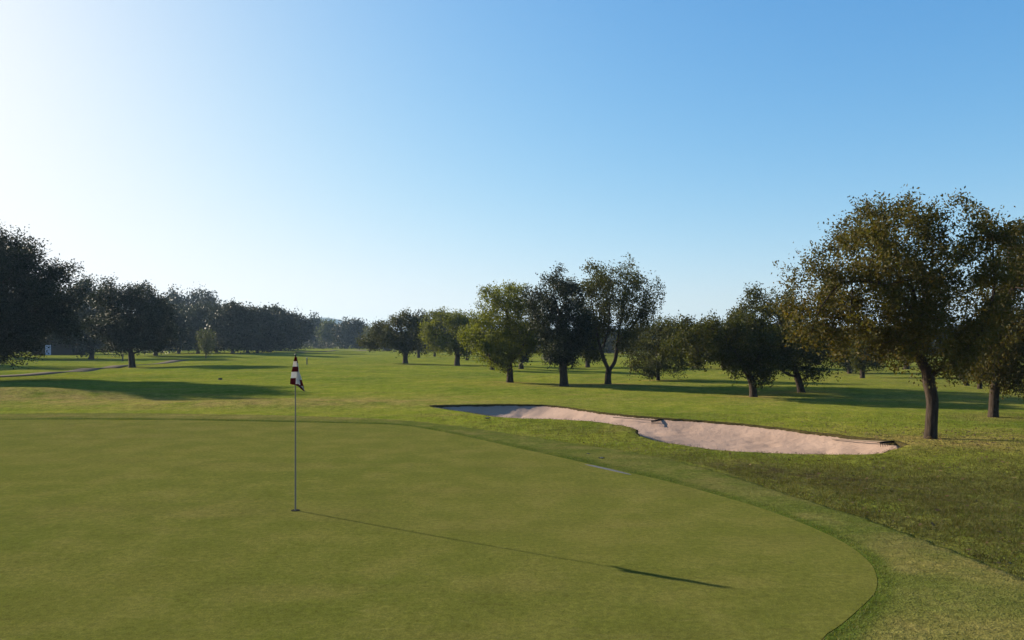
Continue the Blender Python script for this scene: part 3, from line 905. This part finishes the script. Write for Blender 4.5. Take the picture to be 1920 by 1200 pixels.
# ------------------------------------------------------------------ far wood, tree by tree
FG = 'hazy trees closing the fairway'
far = [  # base x, base y, left, right, top, label
    (590, 653, 566, 614, 595, 'hazy blue green tree at the left end of the far wood', 'leaf_dark'),
    (612, 653, 600, 634, 606, 'low hazy tree between the two broad trees of the far wood', 'leaf_pale'),
    (648, 654, 622, 682, 600, 'broad dark blue tree in the middle of the far wood', 'leaf_dark'),
    (672, 653, 655, 692, 601, 'hazy tree at the right end of the far wood', 'leaf_dark'),
    (700, 655, 682, 728, 612, 'brownish low tree joining the far wood and the right row', 'leaf_olive'),
]
protos = []
for k, (x, y, l, rr, t, lab, lf) in enumerate(far):
    dist = G(x, y).y
    tr = build_tree('far_tree', lab, (x, y), [(x, y), (x, y - 8), (x, y - 18), (x, (t + y) / 2)], [], auto_crown(l, rr, t, y - 3, 240 + k, 11), 0.25, dist * 0.0028, 4200, M[lf], 260 + k, FG, 1.0, 150)
    protos.append(tr)
r2 = random.Random(77)
words = ['first', 'second', 'third', 'fourth', 'fifth', 'sixth', 'seventh', 'eighth', 'ninth', 'tenth', 'eleventh', 'twelfth', 'thirteenth', 'fourteenth', 'fifteenth', 'sixteenth', 'seventeenth', 'eighteenth', 'nineteenth', 'twentieth']
def row(xs_, ys_, tops, phrase, group):
    for k, (x, y, t) in enumerate(zip(xs_, ys_, tops)):
        g = G(x, y)
        src = protos[r2.choice([0, 2, 3, 4])]
        ch = [c for c in src.children if c.name.startswith('crown')][0]
        zt = max(v[2] for v in ch.bound_box)
        s = (y - t) * g.y / F / zt
        copy_tree(src, g, r2.uniform(0, 6.28), (s * r2.uniform(1.1, 1.5), s * r2.uniform(1.1, 1.5), s), '%s %s' % (words[k], phrase), group)
row([1008, 1050, 1098, 1142, 1185, 1228, 1275, 1322, 1366, 1412, 1458, 1506, 1552, 1598, 1644, 1690, 1738, 1790, 1842, 1900], [663 + (k % 3) * 2.2 for k in range(20)],
    [612, 606, 616, 610, 614, 604, 600, 604, 602, 606, 612, 604, 600, 606, 604, 600, 606, 602, 606, 600], 'tree from the left in the far row behind the right hand oaks', 'far row behind the right hand oaks')
row([-60, -10, 40, 90, 140, 190, 240, 290, 430, 470, 520], [658, 657, 658, 657, 658, 657, 656.5, 656, 653, 652.5, 652],
    [560, 556, 560, 566, 570, 572, 578, 584, 590, 596, 598], 'tree from the left in the row behind the left oaks', 'far row behind the left oaks')
row([730, 775, 825, 870, 920, 965], [658, 657, 658, 657, 658, 658], [608, 604, 600, 602, 604, 606], 'tree from the left in the row behind the fairway side oaks', 'far row behind the fairway side oaks')

# undergrowth and distant woodland: leaf masses nobody could count
def mass(name, label, x0, x1, y0, y1, z0, z1, count, leaf, mat, seed, fn=None):
    r = np.random.default_rng(seed)
    x = r.uniform(x0, x1, count); y = r.uniform(y0, y1, count)
    top = z0 + (z1 - z0) * (0.62 + 0.38 * np.clip(vnoise(x, y, 14.0 / (x1 - x0) * 6, seed) * 1.6 + 0.3 * vnoise(x, y, 60.0 / (x1 - x0) * 6, seed + 1), -1, 1))
    z = z0 + (top - z0) * r.uniform(0, 1, count) ** 0.7
    pts = np.column_stack([x, y, z + (h(x, y) if fn is None else 0)])
    V, fa = leaf_mesh(pts, count * 3, leaf, leaf * 0.8, r)
    o = quick_mesh(name, V, fa, 4, mat)
    return tag(o, label, kind='stuff')
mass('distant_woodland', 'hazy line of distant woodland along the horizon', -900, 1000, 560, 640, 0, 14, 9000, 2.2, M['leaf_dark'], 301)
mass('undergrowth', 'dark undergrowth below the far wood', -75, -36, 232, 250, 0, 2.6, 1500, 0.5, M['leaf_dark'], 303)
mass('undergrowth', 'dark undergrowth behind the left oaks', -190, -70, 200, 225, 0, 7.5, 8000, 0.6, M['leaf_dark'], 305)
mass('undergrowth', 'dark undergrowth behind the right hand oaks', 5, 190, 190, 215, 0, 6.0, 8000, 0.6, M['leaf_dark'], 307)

# ------------------------------------------------------------------ flag, flagstick and hole
def plain(name, color, rough=0.6, spec=0.4, metallic=0.0, bump=0.0, var=0.15):
    b = NB(name)
    n1 = b.noise(b.coord(), 30, 3)
    lo = tuple(max(q * (1 - var), 0) for q in color); hi = tuple(min(q * (1 + var), 1) for q in color)
    b.principled(b.mix(n1, lo, hi), rough, spec, b.bump(n1, bump, 0.01) if bump else None, metallic=metallic)
    return b.m
def cloth(name, color):
    b = NB(name)
    n1 = b.noise(b.coord(), 60, 3)
    c = b.mix(n1, tuple(q * 0.9 for q in color), tuple(min(1, q * 1.08) for q in color))
    p = b.principled(c, 0.8, 0.2)
    t = b.add('ShaderNodeBsdfTranslucent'); b.link(c, t.inputs['Color'])
    mx = b.add('ShaderNodeMixShader'); mx.inputs[0].default_value = 0.38
    b.link(p.outputs[0], mx.inputs[1]); b.link(t.outputs[0], mx.inputs[2]); b.link(mx.outputs[0], b.out.inputs['Surface'])
    return b.m
M['stick'] = plain('flagstick_fibreglass', (0.19, 0.165, 0.14), 0.6, 0.1)
M['metal_dark'] = plain('dark_metal', (0.03, 0.03, 0.032), 0.45, 0.5)
M['flag_red'] = cloth('maroon_cloth', (0.13, 0.008, 0.012))
M['flag_white'] = cloth('white_cloth', (0.62, 0.60, 0.59))
M['black'] = plain('black_plastic', (0.008, 0.008, 0.008), 0.7, 0.02)
M['white'] = plain('white_paint', (0.78, 0.78, 0.76), 0.5, 0.4)

def lathe(name, prof, mat, parent=None, seg=14, loc=(0, 0, 0)):
    V, fa = [], []
    for (r_, z) in prof:
        for a in range(seg):
            t = 2 * math.pi * a / seg
            V.append((loc[0] + r_ * math.cos(t), loc[1] + r_ * math.sin(t), loc[2] + z))
    for k in range(len(prof) - 1):
        for a in range(seg):
            c = (a + 1) % seg
            fa.append((k * seg + a, k * seg + c, (k + 1) * seg + c, (k + 1) * seg + a))
    fa.append(tuple(range(seg))[::-1]); fa.append(tuple((len(prof) - 1) * seg + a for a in range(seg)))
    return mesh_obj(name, V, fa, mat, parent, smooth=False)

fb = G(554, 958)
kf = fb.y / F
fs_ = empty('flagstick', fb)
tag(fs_, 'golf flagstick with limp maroon and white checked flag standing in the hole', 'flag')
top = (958 - 664) * kf
lathe('pole', [(0.006, -0.02), (0.011, 0.0), (0.0105, 0.5), (0.009, 1.1), (0.0075, 1.65), (0.0065, top - 0.03)], M['stick'], fs_, 10)
lathe('cap', [(0.008, top - 0.035), (0.012, top - 0.02), (0.012, top - 0.005), (0.006, top + 0.004)], M['metal_dark'], fs_, 10)
# limp flag: two hanging panels folded at the pole
rows_y = np.linspace(669, 733, 40)
def edge(tbl, y): return float(np.interp(y, [q[0] for q in tbl], [q[1] for q in tbl]))
Ltab = [(669, 554.6), (678, 553.2), (687, 551.0), (697, 549.3), (708, 547.5), (720.5, 546.2), (721.2, 556), (724, 561.5), (729, 567.5), (733, 572.5)]
Ctab = [(669, 556.8), (678, 559.0), (690, 560.2), (708, 559.6), (720.5, 560.6), (726, 566), (733, 573)]
Rtab = [(669, 558.6), (678, 561.0), (687, 562.6), (697, 565.0), (708, 568.6), (715, 570.8), (724, 573.0), (731, 574.2), (733, 573.8)]
V, fa, mi = [], [], []
nc = 12
for y in rows_y:
    l_, c_, r_ = edge(Ltab, y), edge(Ctab, y), edge(Rtab, y)
    c_ = min(max(c_, l_ + 0.2), r_ - 0.2)
    for q in range(nc + 1):
        t = q / nc
        x = l_ + (c_ - l_) * t * 2 if t < 0.5 else c_ + (r_ - c_) * (t - 0.5) * 2
        dy = (-0.012 - 0.05 * (1 - t * 2) ** 1.0 if t < 0.5 else -0.012 - 0.085 * (t - 0.5) * 2)
        dy += 0.006 * math.sin(y * 0.35 + q)
        V.append(((x - 554) * kf, dy, (958 - y) * kf))
for j in range(len(rows_y) - 1):
    y = (rows_y[j] + rows_y[j + 1]) / 2
    for q in range(nc):
        fa.append((j * (nc + 1) + q, (j + 1) * (nc + 1) + q, (j + 1) * (nc + 1) + q + 1, j * (nc + 1) + q + 1))
        if q < nc // 2:
            w = (678 <= y < 687) or (697 <= y < 708) or (708 <= y < 720.5 and q >= 4)
            if y > 724: w = False
        else:
            w = (y < 711 and y > 680) or (711 <= y < 722 and q < 8) or (723.5 <= y < 731 and q < nc - 1)
        mi.append(1 if w else 0)
fl = mesh_obj('flag', V, fa, [M['flag_red'], M['flag_white']], fs_, smooth=True)
fl.data.polygons.foreach_set('material_index', mi)
fl['label'] = 'limp maroon and white checked cloth flag'
md = fl.modifiers.new('thickness', 'SOLIDIFY'); md.thickness = 0.0015

cup = empty('hole_cup', fb)
tag(cup, 'golf hole cup at the foot of the flagstick, its inner shade a black disc', 'cup')
gz = 0.008
sg = 24
V = [(0.054 * math.cos(2 * math.pi * a / sg), 0.054 * math.sin(2 * math.pi * a / sg), gz + 0.001) for a in range(sg)]
mesh_obj('hole_shade_disc', V, [tuple(range(sg))], M['black'], cup)  # flat black disc on the turf stands in for the shade inside the hole
V = [(rr * math.cos(2 * math.pi * a / sg), rr * math.sin(2 * math.pi * a / sg), gz + zz) for rr, zz in ((0.054, 0.001), (0.054, 0.003), (0.058, 0.003), (0.059, -0.004)) for a in range(sg)]
mesh_obj('rim', V, [(k * sg + a, (k + 1) * sg + a, (k + 1) * sg + (a + 1) % sg, k * sg + (a + 1) % sg) for k in range(3) for a in range(sg)], M['black'], cup)

# ------------------------------------------------------------------ bunker rakes
M['wood'] = plain('weathered_wood', (0.16, 0.12, 0.09), 0.8, 0.2, 0, 0.3)
def tube(p, q, r0, r1, seg=6):
    p, q = Vector(p), Vector(q)
    d = (q - p).normalized(); u = d.orthogonal().normalized(); w = d.cross(u)
    V = [tuple(c + rr * (math.cos(2 * math.pi * a / seg) * u + math.sin(2 * math.pi * a / seg) * w)) for c, rr in ((p, r0), (q, r1)) for a in range(seg)]
    fa = [(a, (a + 1) % seg, seg + (a + 1) % seg, seg + a) for a in range(seg)] + [tuple(range(seg))[::-1], tuple(range(seg, 2 * seg))]
    return V, fa
def join(parts):
    V, fa = [], []
    for v, f in parts:
        o = len(V); V += v; fa += [tuple(i + o for i in q) for q in f]
    return V, fa
def rake(head_px, tail_px, label, lift):
    def on_sand(px, py):
        d = np.arange(13, 32, 0.02); x = (px - CX) * d / F
        zr = HC - (py - HZ) * d / F
        ib = inside(bunker_out, x, d)
        s_ = dist_poly(bunker_out, x, d) * np.where(ib, 1, -1)
        hit = np.where(ib & (zr <= sand_z(x, d, s_) + lift))[0]
        i = hit[0]
        return Vector((x[i], d[i], zr[i]))
    hp, tp = on_sand(*head_px), on_sand(*tail_px)
    dv = (tp - hp); dv.z = max(min(dv.z, 0.3), -0.3)
    dv = dv.normalized()
    side = Vector((-dv.y, dv.x, 0)).normalized()
    t = empty('bunker_rake', hp)
    tag(t, label, 'rake', 'bunker rakes')
    v, f = tube((0, 0, 0.07), dv * 1.55 + Vector((0, 0, 0.06)), 0.016, 0.014)
    mesh_obj('handle', v, f, M['wood'], t)
    v, f = tube(side * -0.30 + Vector((0, 0, 0.075)), side * 0.30 + Vector((0, 0, 0.075)), 0.024, 0.024, 8)
    mesh_obj('head', v, f, M['black'], t)
    for i in range(11):
        o = side * (-0.28 + 0.056 * i)
        v, f = tube(o + Vector((0, 0, 0.07)), o + dv * 0.015 + Vector((0, 0, -0.02)), 0.009, 0.004, 5)
        mesh_obj('tine', v, f, M['black'], t)
rake((1232, 793), (1186, 789), 'black headed rake lying on the sand by the middle of the bunker', 0.03)
rake((1668, 835), (1608, 831), 'black headed rake lying at the right tip of the bunker', 0.03)

# ------------------------------------------------------------------ small course furniture
def sprinkler(px, py, r_, label):
    g = G(px, py)
    t = empty('sprinkler_head', g); tag(t, label, 'sprinkler', 'sprinkler heads')
    lathe('casing', [(r_, -0.02), (r_, 0.024), (r_ * 0.92, 0.030), (r_ * 0.8, 0.030)], M['black'], t, 16)
    lathe('nozzle', [(r_ * 0.5, 0.028), (r_ * 0.5, 0.036), (r_ * 0.35, 0.038)], M['metal_dark'], t, 12)
sprinkler(1128, 861, 0.07, 'black sprinkler head in the collar just above the puddle')
sprinkler(1103, 853, 0.04, 'smaller sprinkler head in the collar up left of the puddle')
sprinkler(915, 785, 0.08, 'sprinkler head below the left end of the bunker')
g = G(413, 712)
t = empty('valve_box', g); tag(t, 'low dark irrigation box on the fairway left of the flag', 'box')
lathe('casing', [(0.11, -0.05), (0.12, 0.06), (0.11, 0.09)], plain('box_plastic', (0.035, 0.045, 0.03), 0.7, 0.3), t, 10)
lathe('lid', [(0.115, 0.09), (0.11, 0.105), (0.07, 0.11)], M['black'], t, 10)
g = G(575.5, 684)
t = empty('yardage_post', g); tag(t, 'short dark yardage post on the fairway right of the flag', 'post')
lathe('post', [(0.06, -0.05), (0.06, 0.55), (0.05, 0.58)], M['metal_dark'], t, 10)
lathe('cap', [(0.065, 0.58), (0.065, 0.72), (0.045, 0.75)], plain('post_cap_blue', (0.07, 0.075, 0.11), 0.6), t, 10)
g = G(230, 677)
t = empty('marker_post', g); tag(t, 'thin dark wooden post left of the path bend oak trunk', 'post')
lathe('post', [(0.09, -0.05), (0.085, 0.75), (0.075, 0.80)], M['wood'], t, 8)
lathe('cap', [(0.095, 0.80), (0.095, 0.86), (0.05, 0.90)], M['metal_dark'], t, 8)

# ------------------------------------------------------------------ brown hut with pale door, far left
def box(x0, x1, y0, y1, z0, z1):
    V = [(x0, y0, z0), (x1, y0, z0), (x1, y1, z0), (x0, y1, z0), (x0, y0, z1), (x1, y0, z1), (x1, y1, z1), (x0, y1, z1)]
    return V, [(0, 3, 2, 1), (4, 5, 6, 7), (0, 1, 5, 4), (1, 2, 6, 5), (2, 3, 7, 6), (3, 0, 4, 7)]
g = G(88, 666)
kh = g.y / F
hut = empty('hut', g); tag(hut, 'low brown hut with a pale door under the huge left oak', 'hut')
M['hut_wall'] = plain('brown_boards', (0.030, 0.022, 0.018), 0.85, 0.0, 0, 0.4)
M['hut_roof'] = plain('dark_shingles', (0.014, 0.013, 0.013), 0.9, 0.0, 0, 0.4)
W0, W1 = -2.6, 4.6
mesh_obj('wall', *box(W0, W1, 0, 3.2, -0.2, 2.1), M['hut_wall'], hut)
V = [(W0 - 0.3, -0.35, 2.1), (W1 + 0.3, -0.35, 2.1), (W1 + 0.3, 3.55, 2.1), (W0 - 0.3, 3.55, 2.1), (W0 - 0.3, 1.6, 3.0), (W1 + 0.3, 1.6, 3.0)]
mesh_obj('roof', V, [(0, 1, 5, 4), (2, 3, 4, 5), (0, 4, 3), (1, 2, 5), (0, 3, 2, 1)], M['hut_roof'], hut)
dr = mesh_obj('door', *box(-0.30, 0.72, -0.06, -0.003, 0.05, 1.75), plain('pale_blue_door', (0.40, 0.43, 0.60), 0.5), hut)
dr['label'] = 'pale bluish white door'
mesh_obj('handle', *box(0.55, 0.62, -0.10, -0.062, 0.85, 0.98), M['metal_dark'], dr)
for x in (-0.42, 0.74):
    mesh_obj('door_frame', *box(x, x + 0.10, -0.08, -0.004, 0.0, 1.86), M['hut_roof'], hut)

# ------------------------------------------------------------------ low white barrier seen between the right hand trunks
g = G(1316, 676)
t = empty('barrier', g); tag(t, 'low white barrier glimpsed between trunks under the low spreading oak', 'barrier')
kb = g.y / F
for i in range(4):
    x = -1.35 + i * 0.9
    mesh_obj('post', *box(x - 0.05, x + 0.05, 0.0, 0.1, -0.1, 0.62), M['white'], t)
for z in (0.18, 0.42):
    mesh_obj('rail', *box(-1.5, 1.5, -0.035, -0.003, z, z + 0.16), M['white'], t)

# ------------------------------------------------------------------ grass blades where the turf is long enough to see
def blade_material(name, cols, trans=0.4):
    return leaf_material(name, cols, trans)
M['blade_fringe'] = blade_material('collar_blades', [(0.054, 0.074, 0.011), (0.074, 0.090, 0.015), (0.100, 0.088, 0.026), (0.060, 0.078, 0.012)])
M['blade_rough'] = blade_material('rough_blades', [(0.040, 0.050, 0.010), (0.058, 0.060, 0.013), (0.078, 0.062, 0.022), (0.046, 0.056, 0.010)])
M['blade_lip'] = blade_material('lip_blades', [(0.030, 0.034, 0.007), (0.040, 0.042, 0.008), (0.050, 0.038, 0.012)])
def blades(name, label, x, y, z, hmin, hmax, wid, mat, r, lean=0.5):
    n_ = len(x)
    hh = r.uniform(hmin, hmax, n_)
    a = r.uniform(0, 2 * math.pi, n_)
    dx, dy = np.cos(a) * wid / 2, np.sin(a) * wid / 2
    lx, ly = r.normal(0, lean, n_) * hh, r.normal(0, lean, n_) * hh
    V = np.stack([np.column_stack([x - dx, y - dy, z]), np.column_stack([x + dx, y + dy, z]), np.column_stack([x + lx, y + ly, z + hh])], 1).reshape(-1, 3)
    o = quick_mesh(name, V, np.arange(3 * n_).reshape(-1, 3), 3, mat)
    return tag(o, label, kind='stuff')
r3 = np.random.default_rng(91)
# collar
n_ = 420000
x = r3.uniform(-16, 8, n_); y = 4 + 20 * r3.uniform(0, 1, n_)
keep = (np.abs(x) < y * 0.75 + 0.8) & (r3.uniform(0, 1, n_) < np.clip(9.0 / y, 0.25, 1))
x, y = x[keep], y[keep]
k_ = inside(fringe_out, x, y) & ~inside(green_out, x, y)
x, y = x[k_], y[k_]
blades('collar_grass', 'short green grass blades of the collar', x, y, h(x, y) + 0.012, 0.016, 0.030, 0.007, M['blade_fringe'], r3)
# rough on the right, and round the bunker
n_ = 900000
x = r3.uniform(-3, 17, n_); y = r3.uniform(5, 24, n_)
keep = (np.abs(x) < y * 0.75 + 0.8) & (r3.uniform(0, 1, n_) < np.clip((10.0 / y) ** 1.3, 0.1, 1))
x, y = x[keep], y[keep]
k_ = ~inside(fringe_out, x, y) & ~inside(bunker_out, x, y)
x, y = x[k_], y[k_]
zc = zone_color(x, y)
k_ = r3.uniform(0, 1, len(x)) < 0.25 + 0.75 * zc[:, 1]
x, y = x[k_], y[k_]
cl = 0.6 + 0.5 * vnoise(x, y, 4.0, 33) + 0.4 * vnoise(x, y, 11.0, 34)
k_ = r3.uniform(0, 1, len(x)) < np.clip(cl, 0.1, 1)
x, y = x[k_], y[k_]
blades('rough_grass', 'longer rough grass blades on the bank before the bunker', x, y, h(x, y) - 0.006, 0.03, 0.075, 0.008, M['blade_rough'], r3, 0.7)
# fringe of blades on the bunker lip
n_ = 1800
i_ = r3.integers(NBk, size=n_); t_ = r3.uniform(-0.06, 0.08, n_)
p = bunker_out[i_] + nrm[i_] * (t_ + wob[i_])[:, None] + r3.normal(0, 0.05, (n_, 2))
blades('lip_grass', 'grass blades hanging over the bunker edge', p[:, 0], p[:, 1], h(p[:, 0], p[:, 1]) + 0.012, 0.015, 0.035, 0.012, M['blade_lip'], r3, 0.8)

# fallen leaves under the gold oak and in the rough
n_ = 2200
x = np.concatenate([r3.normal(10.2, 2.6, n_ // 2), r3.uniform(1.5, 13, n_ // 2)]); y = np.concatenate([r3.normal(17.0, 2.0, n_ // 2), r3.uniform(7, 19, n_ // 2)])
k_ = ~inside(fringe_out, x, y) & ~inside(bunker_out, x, y) & (np.abs(x) < y * 0.75 + 1)
x, y = x[k_], y[k_]
pts = np.column_stack([x, y, h(x, y) + 0.045])
m_ = len(pts)
a_ = r3.uniform(0, 6.28, m_); sz = r3.uniform(0.02, 0.045, m_)
ax = np.column_stack([np.cos(a_), np.sin(a_), r3.normal(0, 0.25, m_)]) * sz[:, None]
bx_ = np.column_stack([-np.sin(a_), np.cos(a_), r3.normal(0, 0.25, m_)]) * sz[:, None] * 0.55
V = np.stack([pts - ax, pts + bx_, pts + ax, pts - bx_], 1).reshape(-1, 3)
M['litter'] = leaf_material('fallen_leaves', [(0.035, 0.022, 0.010), (0.085, 0.055, 0.022), (0.055, 0.032, 0.014), (0.12, 0.085, 0.035)], 0.15)
tag(quick_mesh('leaf_litter', V, np.arange(4 * m_).reshape(-1, 4), 4, M['litter']), 'scattered brown fallen leaves in the rough', kind='stuff')

# ------------------------------------------------------------------ haze
hz = NB('haze_air')
pv = hz.add('ShaderNodeVolumePrincipled')
pv.inputs['Color'].default_value = (0.50, 0.72, 1.0, 1)
pv.inputs['Density'].default_value = 0.00022
pv.inputs['Anisotropy'].default_value = 0.15
hz.link(pv.outputs[0], hz.out.inputs['Volume'])
ho = mesh_obj('haze', *box(-3000, 3000, -50, 4000, -4, 75), hz.m)
tag(ho, 'thin pale haze in the air over the course', kind='stuff')
